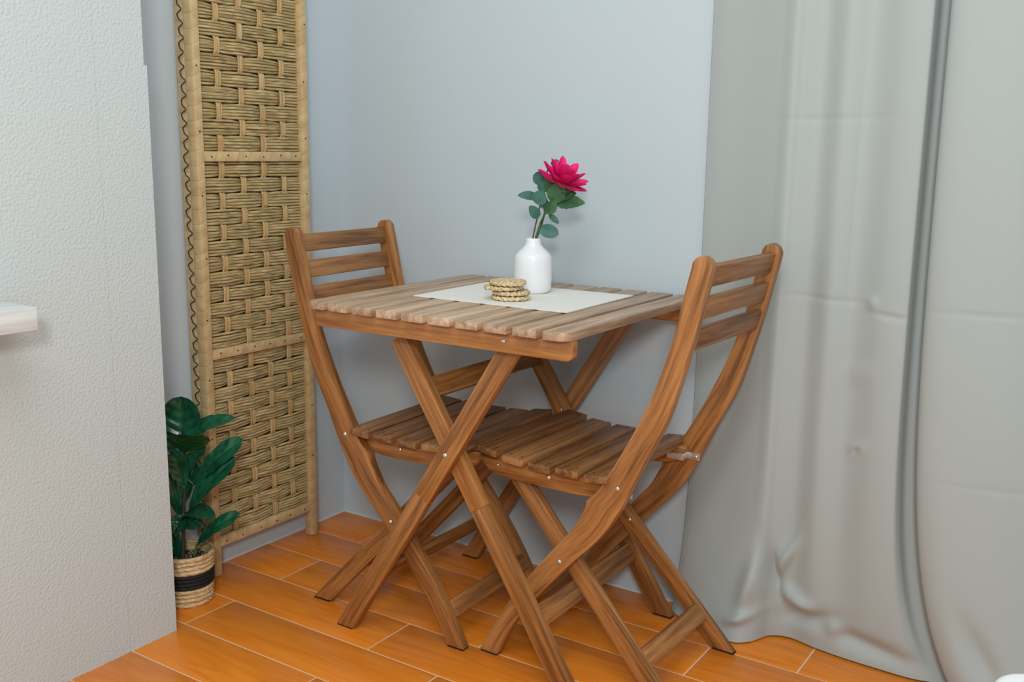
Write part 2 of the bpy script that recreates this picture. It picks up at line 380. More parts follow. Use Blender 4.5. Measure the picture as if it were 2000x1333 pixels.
def slanted(name, x0, z0, x1, z1, w, ya, yb, mat, parent, off=Vector((0, 0, 0)), flat_top=False, shade_strip=True, ya2=None, yb2=None, joint=None):
    """straight leg from the floor point (x0) to (x1,z1) with a level foot; optional sideways lean (ya2,yb2 at the top)"""
    d = Vector((x1 - x0, z1 - z0)); L = d.length; d /= L; hw = w / 2; hx = hw / abs(d.y)
    n = Vector((-d.y, d.x))
    zb = z0 + (0.003 if shade_strip else 0); xb = x0 + d.x / d.y * (zb - z0)
    top = Vector((x1, z1)); pr = [(xb - hx, zb), (xb + hx, zb)]
    if d.x > 0 or True:
        a = top - n * hw; b = top + n * hw
        if flat_top: pr += [(a.x, a.y), (b.x, b.y)]
        else:
            for k in range(7):
                t = -math.pi / 2 + math.pi * k / 6
                q = top + n * (hw * math.sin(t)) + d * (hw * math.cos(t)); pr.append((q.x, q.y))
    pr = [(x - off.x, z) for x, z in pr]
    if joint:                                   # finger-jointed leg: two lengths of timber glued end to end
        jc = Vector((x0, z0)) + d * ((joint - z0) / d.y); ja, jb = jc - n * hw, jc + n * hw
        if (ja - Vector(pr[1])).dot(d) < 0 or True:
            lo_, hi_ = [], []
            r_, l_ = (ja, jb) if n.x < 0 else (jb, ja)
            up_ = [(x + off.x, z) for x, z in pr[2:]]
            lo_ = [(pr[0][0] + off.x, pr[0][1]), (pr[1][0] + off.x, pr[1][1]), (r_.x, r_.y), (l_.x, l_.y)]
            hi_ = [(l_.x, l_.y), (r_.x, r_.y)] + (up_ if n.x < 0 else up_[::-1])
            bm = prism_bm([(x - off.x, z) for x, z in lo_], ya - off.y, yb - off.y, 0.0012)
            b2 = prism_bm([(x - off.x, z) for x, z in hi_], ya - off.y, yb - off.y, 0.0012)
            tmp = bpy.data.meshes.new('tmp'); b2.to_mesh(tmp); b2.free(); bm.from_mesh(tmp); bpy.data.meshes.remove(tmp)
    else: bm = prism_bm(pr, ya - off.y, yb - off.y, 0.0028)
    if ya2 is not None:
        for v in bm.verts: v.co.y += (ya2 - ya) * max(0, v.co.z) / z1
    dv = Vector((d.x, 0, d.y)); nv = Vector((n.x, 0, n.y))
    if joint:
        low = lambda p: (Vector((p.x + off.x, p.z)) - jc).dot(d) < 0
        gf = lambda p: (p.dot(dv) + (7.3 if low(p) else 0), p.dot(nv) + (1.9 if low(p) else 0), p.y); tf = lambda p: 0.15 if low(p) else 0.75
    else: gf = lambda p: (p.dot(dv), p.dot(nv), p.y); tf = None
    o = link(name, mesh_from(bm, name, mat, gf, 0.6, tf), parent)
    if shade_strip:
        bm = prism_bm([(x0 - hx + .002 - off.x, 0.0), (x0 + hx - .002 - off.x, 0.0), (xb + hx - .002 - off.x, zb), (xb - hx + .002 - off.x, zb)], ya - off.y + .001, yb - off.y - .001, 0)
        link('foot_shade_strip', mesh_from(bm, 'foot_shade_strip', M['foot_shade']), parent)  # thin black strip added as the shadow line under the foot
    return o
LW = 0.039
Bf, Bt = (0.479, 0.0), (0.905, 0.678); Af, At = (1.019, 0.0), (0.614, 0.643)
slanted('leg', *Bf, *Bt, LW, -0.5210, -0.4995, M['wood'], tab, TO, True, joint=0.335)
slanted('leg', *Af, *At, LW, -0.4990, -0.4775, M['wood'], tab, TO, True, joint=0.330)
slanted('leg', *Af, *At, LW, -0.0860, -0.0655, M['wood'], tab, TO, True)
slanted('leg', *Bf, *Bt, LW, -0.0650, -0.0440, M['wood'], tab, TO, True)
ad = Vector((At[0] - Af[0], 0, At[1])).normalized(); bd = Vector((Bt[0] - Bf[0], 0, Bt[1])).normalized()
def cross(name, x, z, d, ya, yb, hgt, thk):
    board(name, Vector((x, (ya + yb) / 2, z)) - TO, (0, 1, 0), d, yb - ya, hgt, thk, M['wood'], tab, 0.0025)
cross('stretcher', 1.019 - 0.132 / 1.588 , 0.132, ad, -0.4775, -0.086, 0.042, 0.018)
cross('stretcher', 0.479 + 0.138 / 1.592, 0.138, bd, -0.4995, -0.065, 0.036, 0.018)
cross('stretcher', 1.019 - 0.545 / 1.588, 0.545, ad, -0.4775, -0.086, 0.042, 0.018)
# bolt head, dome with a slot
def bolt_mesh():
    bm = lathe([(0.0004, 0.0024), (0.003, 0.0021), (0.0048, 0.0008), (0.0051, 0.0)], 14, False)
    part_box(bm, (-0.0038, -0.0005, 0.0012), (0.0038, 0.0005, 0.00255))
    return mesh_from(bm, 'bolt', M['zinc'], None, 0.9)
BOLT = bolt_mesh()
SLOT = None
def bolt(parent, p, sgn=-1, s=1.0):
    o = link('bolt', BOLT, parent); o.location = p; o.rotation_euler = (math.pi / 2 if sgn < 0 else -math.pi / 2, 0.0, random.uniform(-.5, .5)); o.scale = (s, s, s)
    return o
bolt(tab, Vector((0.9008, -0.553, 0.678)) - TO); bolt(tab, Vector((0.7495, -0.521, 0.432)) - TO); bolt(tab, Vector((0.7495, -0.086, 0.430)) - TO)

# ------------------------------------------------------------------ chairs
REAR = [(-.2265, .822), (-.222, .80), (-.213, .76), (-.203, .713), (-.188, .656), (-.172, .598), (-.156, .548), (-.138, .51), (-.118, .47), (-.100, .43), (-.081, .388), (-.061, .350), (-.038, .315), (-.012, .284), (.015, .256), (.045, .222), (.083, .178), (.121, .132), (.153, .089), (.179, .045), (.197, .004)]
FRONT = [(-.1905, .822), (-.185, .799), (-.176, .76), (-.165, .706), (-.150, .654), (-.131, .6), (-.109, .551), (-.094, .519), (-.071, .476), (-.049, .437), (-.030, .405), (-.016, .388), (-.0045, .380), (-.003, .367), (.004, .352), (.012, .336), (.026, .312), (.051, .283), (.080, .247), (.110, .209), (.135, .175), (.165, .133), (.196, .083), (.220, .039), (.239, .004)]
def resample(pts, n):
    P = [Vector((x, 0, z)) for x, z in pts]; fine = []
    for i in range(len(P) - 1):
        p0, p1, p2, p3 = P[max(i - 1, 0)], P[i], P[i + 1], P[min(i + 2, len(P) - 1)]
        for k in range(8):
            t = k / 8
            fine.append(0.5 * ((2 * p1) + (p2 - p0) * t + (2 * p0 - 5 * p1 + 4 * p2 - p3) * t * t + (3 * p1 - p0 - 3 * p2 + p3) * t ** 3))
    fine.append(P[-1]); L = [0]
    for a, b in zip(fine, fine[1:]): L.append(L[-1] + (b - a).length)
    out = []; j = 0
    for i in range(n):
        s = L[-1] * i / (n - 1)
        while j < len(L) - 2 and L[j + 1] < s: j += 1
        t = (s - L[j]) / max(1e-9, L[j + 1] - L[j]); out.append(fine[j].lerp(fine[j + 1], t))
    return out
def curved_side(y0, y1):
    n = 64; A = resample(REAR, n); B = resample(FRONT, n)
    c = (A[0] + B[0]) / 2; r = (B[0] - A[0]) / 2; u = Vector((-r.z, 0, r.x)) * 1.0
    cap = []
    for k in range(6, 0, -1):
        t = math.pi / 2 * k / 6.6; cap.append((c - r * math.cos(t) + u * math.sin(t) * 1.1, c + r * math.cos(t) + u * math.sin(t) * 1.1))
    pairs = cap + list(zip(A, B)); bm = bmesh.new(); rows_ = []
    for a, b in pairs:
        rows_.append([bm.verts.new((a.x, y0, a.z)), bm.verts.new((b.x, y0, b.z)), bm.verts.new((b.x, y1, b.z)), bm.verts.new((a.x, y1, a.z))])
    for p, q in zip(rows_, rows_[1:]):
        for k in range(4): bm.faces.new((p[k], p[(k + 1) % 4], q[(k + 1) % 4], q[k]))
    bm.faces.new(rows_[0]); bm.faces.new(rows_[-1][::-1])
    bmesh.ops.recalc_face_normals(bm, faces=bm.faces); bevel(bm, 0.003, 2, 0.7)
    cen = [(a + b) / 2 for a, b in pairs]; acc = [0]
    for a, b in zip(cen, cen[1:]): acc.append(acc[-1] + (b - a).length)
    def g(p):
        q = Vector((p.x, 0, p.z)); i = min(range(len(cen)), key=lambda k: (cen[k] - q).length)
        t = (cen[min(i + 1, len(cen) - 1)] - cen[max(i - 1, 0)]).normalized(); d = q - cen[i]
        return (acc[i] + d.dot(t), d.x * t.z - d.z * t.x + 0.05 * acc[i], p.y)
    return mesh_from(bm, 'curved_side', M['wood'], g, 0.6)
CW = 0.3321; H_ = CW / 2; TK = 0.0215
def make_chair(name):
    ch = empty(name)
    for s in (-1, 1):
        a, b = sorted((s * H_, s * (H_ - TK)))
        o = link('curved_side', curved_side(a, b), ch)
        bm = prism_bm([(.199, 0), (.237, 0), (.2385, .0045), (.1985, .0045)], a + .001, b - .001, 0); link('foot_shade_strip', mesh_from(bm, 'foot_shade_strip', M['foot_shade']), ch)  # curved side, then a black strip painting the shadow line at its foot
        # seat rail
        a, b = sorted((s * (H_ - TK - .0005), s * (H_ - TK - .0185)))
        pr = [(-.060, .419), (-.062, .408), (-.050, .392), (-.033, .382), (-.006, .3755), (.035, .3725), (.105, .372), (.178, .372), (.215, .3745), (.238, .382), (.251, .395), (.257, .410), (.258, .422), (.20, .4155), (.135, .4115), (.075, .4110), (.015, .4135)]
        bm = prism_bm(pr, a, b, 0.0025)
        link('seat_rail', mesh_from(bm, 'seat_rail', M['wood'], lambda p: (p.x, p.z, p.y), 0.6), ch)
        # straight leg, leaning in towards the seat
        a, b = sorted((s * (H_ - TK - .001), s * (H_ - TK - .0205))); dy = -s * 0.0195
        slanted('straight_leg', -0.1675, 0.0, 0.199, 0.392, 0.0355, a, b, M['wood'], ch, Vector((0, 0, 0)), False, True, a + dy, b + dy)
        # bolts
        bolt(ch, Vector((-.0665, s * H_, .4115)), s, 0.95); bolt(ch, Vector((.053, s * H_, .2405)), s, 0.95)
        bolt(ch, Vector((.062 if s < 0 else .094, s * (H_ - TK - .0005), .394)), s, 0.85); bolt(ch, Vector((.216, s * (H_ - TK - .0005), .396)), s, 0.85)
        bolt(ch, Vector((.053, s * (H_ - TK - .0205 - .0115), .2405)), -s, 0.95)
        # zinc bracket between the curved side and the seat rail
        yi = s * (H_ - TK)
        br = link('bracket', mesh_from(board_bm(Vector((-.072, yi - s * .001, .397)), Vector((1, 0, 0)), Vector((0, 0, 1)), Vector((0, 1, 0)), .028, .015, .002, .0006), 'bracket', M['zinc'], None, 0.5), ch)
        link('bracket_tab', mesh_from(board_bm(Vector((-.058, yi - s * .011, .397)), Vector((0, 1, 0)), Vector((0, 0, 1)), Vector((1, 0, 0)), .021, .0148, .002, .0006), 'bracket_tab', M['zinc'], None, 0.5), br)
        link('bracket_tab', mesh_from(board_bm(Vector((-.040, yi - s * .021, .397)), Vector((1, 0, 0)), Vector((0, 0, 1)), Vector((0, 1, 0)), .036, .0148, .002, .0006), 'bracket_tab', M['zinc'], None, 0.5), br)
        o = bolt(br, Vector((-.078, yi - s * .002, .397)), -s, 0.8)
    # seat slats, gently dished
    zs = [.4290, .4285, .4265, .4285, .4375]; tl = [0.10, 0.02, 0.0, -0.05, -0.12]
    for k in range(5):
        x0 = -.0484 + k * .0617; xc = x0 + .0248
        ax = Vector((0, 1, 0)); ay = Vector((math.cos(tl[k]), 0, -math.sin(tl[k])))
        o = board('seat_slat', (xc, 0, zs[k] - .0075), ax, ay, .346, .0496, .0145, M['seat_wood'], ch, 0.0022)
        for s in (-1, 1):
            for q in (-.012, .013):
                sc = link('screw', SCREW, o); sc.location = (xc + q, s * .155, zs[k] - .0075 + .0073 - q * math.sin(tl[k]))
    # back rails
    for zt, xr in ((.8247, -.213), (.7687, -.2035), (.7141, -.1925)):
        d = Vector((-.215, 0, 1)).normalized()
        board('back_rail', Vector((xr, 0, zt - .018)) + Vector((.004, 0, 0)), (0, 1, 0), d, CW - 2 * TK, .0375, .0145, M['seat_wood'], ch, 0.0022)
    board('stretcher', (.196, 0, .0745), (0, 1, 0), Vector((.55, 0, -.83)), CW - 2 * TK, .036, .018, M['wood'], ch, 0.0022)
    board('stretcher', (-.112, 0, .073), (0, 1, 0), Vector((.68, 0, .73)), CW - 2 * TK - .044, .038, .018, M['wood'], ch, 0.0022)
    return ch
SCREW = mesh_from(lathe([(0.0002, 0.0008), (0.0018, 0.0006), (0.0024, 0.0)], 8), 'screw', plain('brass_screw', srgb(96, 66, 40), 0.35, 0.6), None, 1.0)
chl = make_chair('folding_chair'); chl.location = (0.5082, -0.304, 0); chl.rotation_euler = (0, 0, 0.0319)
tag(chl, 'acacia folding chair tucked under the table next to the woven screen', 'chair', 'folding chairs at the table')
def copy_tree(o, parent=None):
    c = o.copy(); COL.objects.link(c); c.parent = parent
    for k in list(o.children): copy_tree(k, c)
    return c
chr_ = copy_tree(chl); chr_.location = (1.0197, -0.2784, 0); chr_.rotation_euler = (0, 0, math.pi - 0.0289)
tag(chr_, 'acacia folding chair with its back to the grey curtain', 'chair', 'folding chairs at the table')

# ------------------------------------------------------------------ things on the table
def linen_mat(name, col, sc=900, st=0.25, rough=0.85):
    mt, nt, b = new_mat(name, rough, 0.2)
    tc = N(nt, 'ShaderNodeTexCoord'); outs = []
    for d in ('X', 'Y'):
        w = N(nt, 'ShaderNodeTexWave', bands_direction=d); w.inputs['Scale'].default_value = sc / 6.28; w.inputs['Distortion'].default_value = 0.4
        nt.links.new(tc.outputs['Object'], w.inputs['Vector']); outs.append(w)
    ad_ = N(nt, 'ShaderNodeMath', operation='ADD'); nt.links.new(outs[0].outputs['Fac'], ad_.inputs[0]); nt.links.new(outs[1].outputs['Fac'], ad_.inputs[1])
    bp = N(nt, 'ShaderNodeBump'); bp.inputs['Strength'].default_value = st; bp.inputs['Distance'].default_value = 0.0006
    nt.links.new(ad_.outputs[0], bp.inputs['Height']); nt.links.new(bp.outputs[0], b.inputs['Normal'])
    b.inputs['Base Color'].default_value = col
    return mt
M['mat'] = linen_mat('cream_woven_vinyl', srgb(232, 230, 222), 1500)
bm = bmesh.new(); cs = [(.5705, -.393), (.5675, -.121), (.9315, -.106), (.934, -.3865)]
lo = [bm.verts.new((x, y, HT + .0002)) for x, y in cs]; hi = [bm.verts.new((x, y, HT + .0019)) for x, y in cs]
bm.faces.new(lo); bm.faces.new(hi)
for i in range(4): bm.faces.new((lo[i], lo[(i + 1) % 4], hi[(i + 1) % 4], hi[i]))
tag(link('placemat', mesh_from(bm, 'placemat', M['mat'])), 'cream rectangular placemat lying on the slatted table top', 'placemat')
ZM = HT + .0021
VB = Vector((0.738, -0.198, ZM))
vp = [(.0, .0), (.033, .0), (.0365, .0025), (.0395, .010), (.0409, .030), (.0405, .055), (.0398, .070), (.0388, .0765), (.0358, .0820), (.0285, .0895), (.0215, .0960), (.0178, .1005), (.0160, .1055), (.0154, .1110), (.0148, .1145), (.0134, .1150), (.0126, .1130), (.0130, .1040), (.0128, .0960), (.018, .088), (.031, .078), (.036, .066), (.036, .012), (.0, .008)]
M['ceramic'] = plain('white_ceramic', srgb(232, 233, 235), 0.22)
o = link('vase', mesh_from(lathe(vp, 56), 'vase', M['ceramic'], None, 1.2)); o.location = VB
tag(o, 'small white ceramic bottle vase on the placemat', 'vase')

M['jute'] = weave_mat('braided_jute', srgb(140, 112, 74), srgb(206, 182, 138), srgb(236, 220, 184), 300)
def coaster_mesh(seed):
    rnd = random.Random(seed); bm = bmesh.new(); turns = 5; r0, r1 = 0.005, 0.0372; n = 110 * turns; rings = []; seg = 10; s = 0
    for i in range(n + 1):
        t = i / n; a = 2 * math.pi * turns * t; r = r0 + (r1 - r0) * t; s += r * 2 * math.pi * turns / n
        c = Vector((r * math.cos(a), r * math.sin(a), 0)); rad = Vector((math.cos(a), math.sin(a), 0)); rg = []
        for k in range(seg):
            b = 2 * math.pi * k / seg
            # three-strand braid: bumps that run diagonally along the rope
            bump = 1 + 0.20 * math.sin(2 * b + s / 0.0017) + 0.10 * math.sin(b - s / 0.0024) + rnd.uniform(-.03, .03)
            rg.append(bm.verts.new(c + (rad * math.cos(b) * 0.0042 + UP * math.sin(b) * 0.0042) * bump))
        rings.append(rg)
    for A, B in zip(rings, rings[1:]):
        for k in range(seg): bm.faces.new((A[k], A[(k + 1) % seg], B[(k + 1) % seg], B[k]))
    bm.faces.new(rings[0][::-1]); bm.faces.new(rings[-1])
    return mesh_from(bm, 'coaster', M['jute'], lambda p: (math.atan2(p.y, p.x) * .04, p.length, p.z), 1.0)
cb = Vector((0.7595, -0.316, 0))
cl = ['lowest braided jute coaster of the stack on the placemat', 'second braided jute coaster up from the placemat in the stack', 'third coaster up in the jute stack, pushed towards the screen side', 'topmost braided jute coaster of the small stack']
for k, (dr, dc) in enumerate([(0.0, 0), (0.0005, .001), (-0.0128, .002), (-0.0035, 0)]):
    o = link('coaster', coaster_mesh(k)); o.location = cb + VR * dr + VC * dc + UP * (ZM + .0050 + k * .0099); o.rotation_euler = (0, 0, k * 1.9 + .4)
    tag(o, cl[k], 'coaster', 'braided coasters')

# leaves and petals
def leaf_mat(name, top, under, vein, rough=0.35, spec=0.5):
    mt, nt, b = new_mat(name, rough, spec)
    at = N(nt, 'ShaderNodeAttribute', attribute_name='grain')
    n = N(nt, 'ShaderNodeTexNoise'); n.inputs['Scale'].default_value = 40; nt.links.new(at.outputs['Vector'], n.inputs['Vector'])
    r = ramp(nt, [(0.3, top), (0.75, vein)]); nt.links.new(n.outputs['Fac'], r.inputs[0])
    g = N(nt, 'ShaderNodeNewGeometry')
    mx = N(nt, 'ShaderNodeMix', data_type='RGBA'); nt.links.new(g.outputs['Backfacing'], mx.inputs['Factor'])
    nt.links.new(r.outputs[0], mx.inputs['A']); mx.inputs['B'].default_value = under; nt.links.new(mx.outputs['Result'], b.inputs['Base Color'])
    return mt
M['fig'] = leaf_mat('fig_leaf', srgb(8, 58, 38), srgb(30, 78, 36), srgb(26, 96, 62), 0.26)
M['euc'] = leaf_mat('eucalyptus_leaf', srgb(52, 96, 84), srgb(92, 128, 116), srgb(74, 118, 104), 0.6)
M['dleaf'] = leaf_mat('dahlia_leaf', srgb(46, 88, 52), srgb(76, 112, 80), srgb(66, 112, 68), 0.6)
M['petal'] = leaf_mat('pink_petal', srgb(226, 0, 106), srgb(206, 0, 96), srgb(250, 24, 136), 0.6)
M['stem'] = plain('green_stem', srgb(74, 92, 48), 0.6)
M['bark'] = plain('brown_stem', srgb(62, 52, 40), 0.7)
def leaf_mesh(name, B, T, nrm, width, mat, bend=0.1, cup=0.12, kind='oval', veins=0.0, nu=14, nv=8, thick=0.0006, ruffle=0.0):
    """blade from B to T; nrm = face direction; bend lifts the middle, cup curls the sides up"""
    B = Vector(B); T = Vector(T); ax = T - B; L = ax.length; ax.normalize()
    nr = Vector(nrm); nr = (nr - ax * nr.dot(ax)).normalized(); sd = ax.cross(nr); bm = bmesh.new(); G_ = []
    uvc = {}
    for i in range(nu + 1):
        t = i / nu
        if kind == 'oval': w = math.sin(math.pi * min(1, t ** 0.85)) ** 0.62 if 0 < t < 1 else 0.03
        elif kind == 'fiddle': w = (0.30 + 0.70 * t) * (math.sin(math.pi * t ** 0.9) ** 0.45 if 0 < t < 1 else 0) * 1.1 + 0.02
        elif kind == 'round': w = (max(0, 1 - (2 * t - 1) ** 2)) ** 0.5 + 0.02
        elif kind == 'serrate': w = (math.sin(math.pi * t ** 0.75) ** 0.8 if 0 < t < 1 else 0.02) * (1 + 0.16 * (((t * 6) % 1) - .5)) + .015
        else: w = (t ** 0.55) * ((1 - t) ** 0.62) * 1.95 + 0.05 * (1 - t)          # petal, pointed
        row = []
        for j in range(nv + 1):
            s = 2 * j / nv - 1
            h = bend * L * math.sin(math.pi * t) + cup * width * (s * s) * w
            if veins: h += veins * (abs(math.sin(math.pi * (t * 5 - abs(s) * 1.1))) - 0.5) * min(1, abs(s) * 3) - veins * 1.2 * math.exp(-(s / .12) ** 2)
            if ruffle: h += ruffle * math.sin(t * 11 + s * 2) * abs(s)
            row.append(bm.verts.new(B + ax * (L * t) + sd * (s * w * width / 2) + nr * h))
        G_.append(row)
    for a, b in zip(G_, G_[1:]):
        for j in range(nv): bm.faces.new((a[j], b[j], b[j + 1], a[j + 1]))
    me = bpy.data.meshes.new(name)
    bm.normal_update()
    if sum((f.normal for f in bm.faces), Vector()).dot(nr) < 0: bmesh.ops.reverse_faces(bm, faces=bm.faces)
    bm.to_mesh(me); bm.free(); me.materials.append(mat); me.shade_smooth()
    at = me.attributes.new('grain', 'FLOAT_VECTOR', 'POINT'); off = Vector([random.uniform(0, 9) for _ in range(3)])
    for i, v in enumerate(me.vertices): at.data[i].vector = v.co + off
    return me

# flower stems in the vase: positions read on the upright plane through the vase that faces the viewer
def vpt(px, dep=0.0): return on_plane(px, VB + VC * dep, VC)
fw = empty('pink_flower', VB); FO = VB
tag(fw, 'single bright pink artificial dahlia on a green stem in the white vase', 'flower')
def fpart(name, me, parent=fw): return link(name, me, parent)
def shift(me, off):
    for v in me.vertices: v.co -= off
    return me
base = VB + UP * 0.012
sp = [base + VR * .012, vpt((1047, 464), 0.0), vpt((1056, 436), .004), vpt((1066, 412), .008), vpt((1080, 388), .010), vpt((1093, 366), .012)]
fpart('stem', shift(mesh_from(tube_bm(sp, [.0026] * 6, 8), 'stem', M['stem'], None, 1.2), FO))
hc = vpt((1096, 360), .014); axis = (UP * 0.84 + VR * 0.36 + VC * 0.22).normalized()
e1 = axis.cross(VC).normalized(); e2 = axis.cross(e1)
rp = random.Random(3)
for ring, (cnt, el, ln, wd_, r0, up0) in enumerate([(8, 10, .055, .032, .004, .000), (7, 30, .054, .031, .004, .003), (6, 50, .050, .027, .004, .006), (5, 70, .038, .024, .003, .009), (4, 82, .028, .016, .002, .010)]):
    for k in range(cnt):
        a = 2 * math.pi * (k + 0.5 * (ring % 2)) / cnt + rp.uniform(-.14, .14); e = math.radians(el + rp.uniform(-8, 8))
        out = e1 * math.cos(a) + e2 * math.sin(a); d = out * math.cos(e) + axis * math.sin(e); nn = axis * math.cos(e) - out * math.sin(e)
        b0 = hc + out * r0 + axis * up0
        fpart('petal', shift(leaf_mesh('petal', b0, b0 + d * ln * rp.uniform(.88, 1.08), nn, wd_, M['petal'], -0.10, 0.28, 'petal', 0, 8, 4), FO))
# calyx
bm = lathe([(.0025, -.012), (.006, -.008), (.010, -.001), (.011, .003)], 12); me = mesh_from(bm, 'calyx', M['dleaf'], lambda p: p, 1.2)
o = fpart('calyx', me); o.location = hc - FO; o.rotation_euler = axis.to_track_quat('Z', 'Y').to_euler()
for bpx, tpx, w, nn, d0, d1, knd in [((1083, 395), (1143, 397), .036, VC + UP * .5, .010, .020, 'serrate'), ((1085, 385), (1126, 378), .030, VC + UP * .6 - VR * .1, .012, .022, 'serrate'), ((1090, 372), (1062, 348), .036, VC * .9 + UP * .3 - VR * .3, .012, .018, 'serrate'), ((1078, 395), (1100, 352), .040, VC + UP * .1, .016, .024, 'serrate'), ((1066, 418), (1085, 388), .028, VC + VR * .3, .014, .020, 'serrate'), ((1092, 368), (1126, 366), .030, VC + UP * .4, .016, .026, 'serrate')]:
    fpart('leaf', shift(leaf_mesh('leaf', vpt(bpx, d0), vpt(tpx, d1), nn, w, M['dleaf'], .05, .12, knd, .0004, 18, 6), FO))
eu = empty('eucalyptus_sprig', VB)
tag(eu, 'eucalyptus sprig with rounded grey-green leaves in the white vase', 'sprig')
sp = [VB + UP * .014 - VR * .014, vpt((1041, 464), -.002), vpt((1046, 440), -.004), vpt((1053, 410), -.006), vpt((1060, 380), -.010), vpt((1064, 350), -.014), vpt((1072, 325), -.018)]
fpart('stem', shift(mesh_from(tube_bm(sp, [.0014] * 7, 6), 'stem', M['bark'], None, 1.2), FO), eu)
sp2 = [VB + UP * .013 + VC * .010, vpt((1049, 464), -.004), vpt((1057, 444), -.004), vpt((1062, 425), -.002), vpt((1068, 408), 0)]
fpart('stem', shift(mesh_from(tube_bm(sp2, [.0016] * 5, 6), 'stem', M['stem'], None, 1.2), FO), eu)
for bpx, tpx, w, nn, d0, d1, knd in [((1051, 385), (1011, 382), .021, VC + UP * .5, -.004, .012, 'oval'), ((1052, 426), (1034, 402), .023, VC + VR * .2, -.002, .010, 'oval'), ((1064, 352), (1041, 343), .028, VC - UP * .1, -.016, -.010, 'round'), ((1050, 400), (1060, 371), .032, VC + UP * .1 - VR * .2, .004, .014, 'oval'), ((1054, 447), (1091, 458), .029, VC + UP * .2, .002, .016, 'round'), ((1072, 420), (1092, 437), .014, VC + UP * .5, .000, .004, 'oval'), ((1062, 352), (1060, 378), .026, VC, -.008, -.004, 'oval'), ((1076, 322), (1092, 314), .014, VC, -.022, -.024, 'oval'), ((1060, 408), (1066, 386), .022, VC - VR * .3, .000, .004, 'oval')]:
    fpart('leaf', shift(leaf_mesh('leaf', vpt(bpx, d0), vpt(tpx, d1), nn, w, M['euc'], .04, .10, knd, .0003, 12, 6), FO), eu)

# ------------------------------------------------------------------ fig plant in its basket
PB = Vector((0.1401, -0.6565, 0)) - VC * 0.054 - VR * 0.0165; PB.z = 0
pl = empty('potted_fig_plant', PB)
tag(pl, 'artificial fiddle-leaf fig in a woven basket pot with black band, behind the white partition', 'plant')
M['basket'] = weave_mat('seagrass', srgb(158, 124, 80), srgb(206, 176, 128), srgb(228, 204, 162), 70)
M['black_grass'] = plain('black_seagrass', srgb(20, 19, 20), 0.75)
def basket(name, z0, z1, rows_n, mat):
    prof = []; bm = bmesh.new(); n = 150; rr = []; k = 7
    for r in range(rows_n):
        for q in range(k + (1 if r == rows_n - 1 else 0)):
            z = z0 + (z1 - z0) * (r + q / k) / rows_n; R0 = 0.0525 + (z / 0.118) * 0.0075; bul = 0.0032 * math.sin(math.pi * q / k) ** 0.7
            rg = []
            for i in range(n):
                a = 2 * math.pi * i / n; R = R0 + bul * (1 + .30 * math.sin(i * 2 * math.pi / 6 + q * .9 + r * 2.2))
                rg.append(bm.verts.new((R * math.cos(a), R * math.sin(a), z)))
            rr.append(rg)
    for A, B in zip(rr, rr[1:]):
        for i in range(n): bm.faces.new((A[i], A[(i + 1) % n], B[(i + 1) % n], B[i]))
    # inner lining
    inn = [bm.verts.new((v.co.x * .93, v.co.y * .93, z1)) for v in rr[-1]]; low = [bm.verts.new((v.co.x * .93, v.co.y * .93, max(z0, .001))) for v in rr[0]]
    for i in range(n):
        j = (i + 1) % n; bm.faces.new((rr[-1][i], rr[-1][j], inn[j], inn[i])); bm.faces.new((inn[i], inn[j], low[j], low[i])); bm.faces.new((low[i], low[j], rr[0][j], rr[0][i]))
    return link(name, mesh_from(bm, name, mat, lambda p: (math.atan2(p.y, p.x) * .05, p.z, p.length), 1.0), pl)
basket('basket_base', 0.0, 0.042, 4, M['basket']); basket('basket_band', 0.042, 0.077, 4, M['black_grass']); basket('basket_rim', 0.077, 0.118, 4, M['basket'])
bm = bmesh.new(); bmesh.ops.create_circle(bm, cap_ends=True, radius=0.0545, segments=32)
for v in bm.verts: v.co.z = 0.094
soil = link('soil', mesh_from(bm, 'soil', plain('dark_soil', srgb(44, 38, 28), 0.9)), pl)
bm = bmesh.new(); rs = random.Random(5)
for k in range(150):
    a = rs.uniform(0, 6.28); r = 0.050 * math.sqrt(rs.random()); s = rs.uniform(.0028, .0052)
    bmesh.ops.create_icosphere(bm, subdivisions=1, radius=s, matrix=Matrix.Translation((r * math.cos(a), r * math.sin(a), .0955 + rs.uniform(0, .004))) @ Matrix.Rotation(rs.uniform(0, 3), 4, 'X') @ Matrix.Diagonal((1, .7, .6, 1)))
def pebble_mat():
    mt, nt, b = new_mat('pebbles', 0.6); tc = N(nt, 'ShaderNodeTexCoord'); n = N(nt, 'ShaderNodeTexNoise'); n.inputs['Scale'].default_value = 120
    nt.links.new(tc.outputs['Object'], n.inputs['Vector']); r = ramp(nt, [(.35, srgb(40, 42, 30)), (.65, srgb(150, 138, 112))]); nt.links.new(n.outputs['Fac'], r.inputs[0]); nt.links.new(r.outputs[0], b.inputs['Base Color']); return mt
tag(link('pebbles', mesh_from(bm, 'pebbles', pebble_mat(), None, 1.0), soil), kind='stuff')
def ppt(px, dep=0.0): return on_plane(px, PB + VC * dep, VC)
sp = [PB + UP * .090 - VR * .008, ppt((358, 1060)), ppt((359, 1000)), ppt((361, 930)), ppt((363, 880)), ppt((356, 845))]
link('stem', shift(mesh_from(tube_bm(sp, [.0048, .0044, .004, .0036, .003, .0022], 8), 'stem', M['bark'], None, 1.2), PB), pl)
sp = [PB + UP * .090 + VR * .012 + VC * .01, ppt((380, 1085), .01), ppt((386, 1060), .01)]
link('stem', shift(mesh_from(tube_bm(sp, [.0055, .0045, .0022], 8), 'stem', M['stem'], None, 1.2), PB), pl)
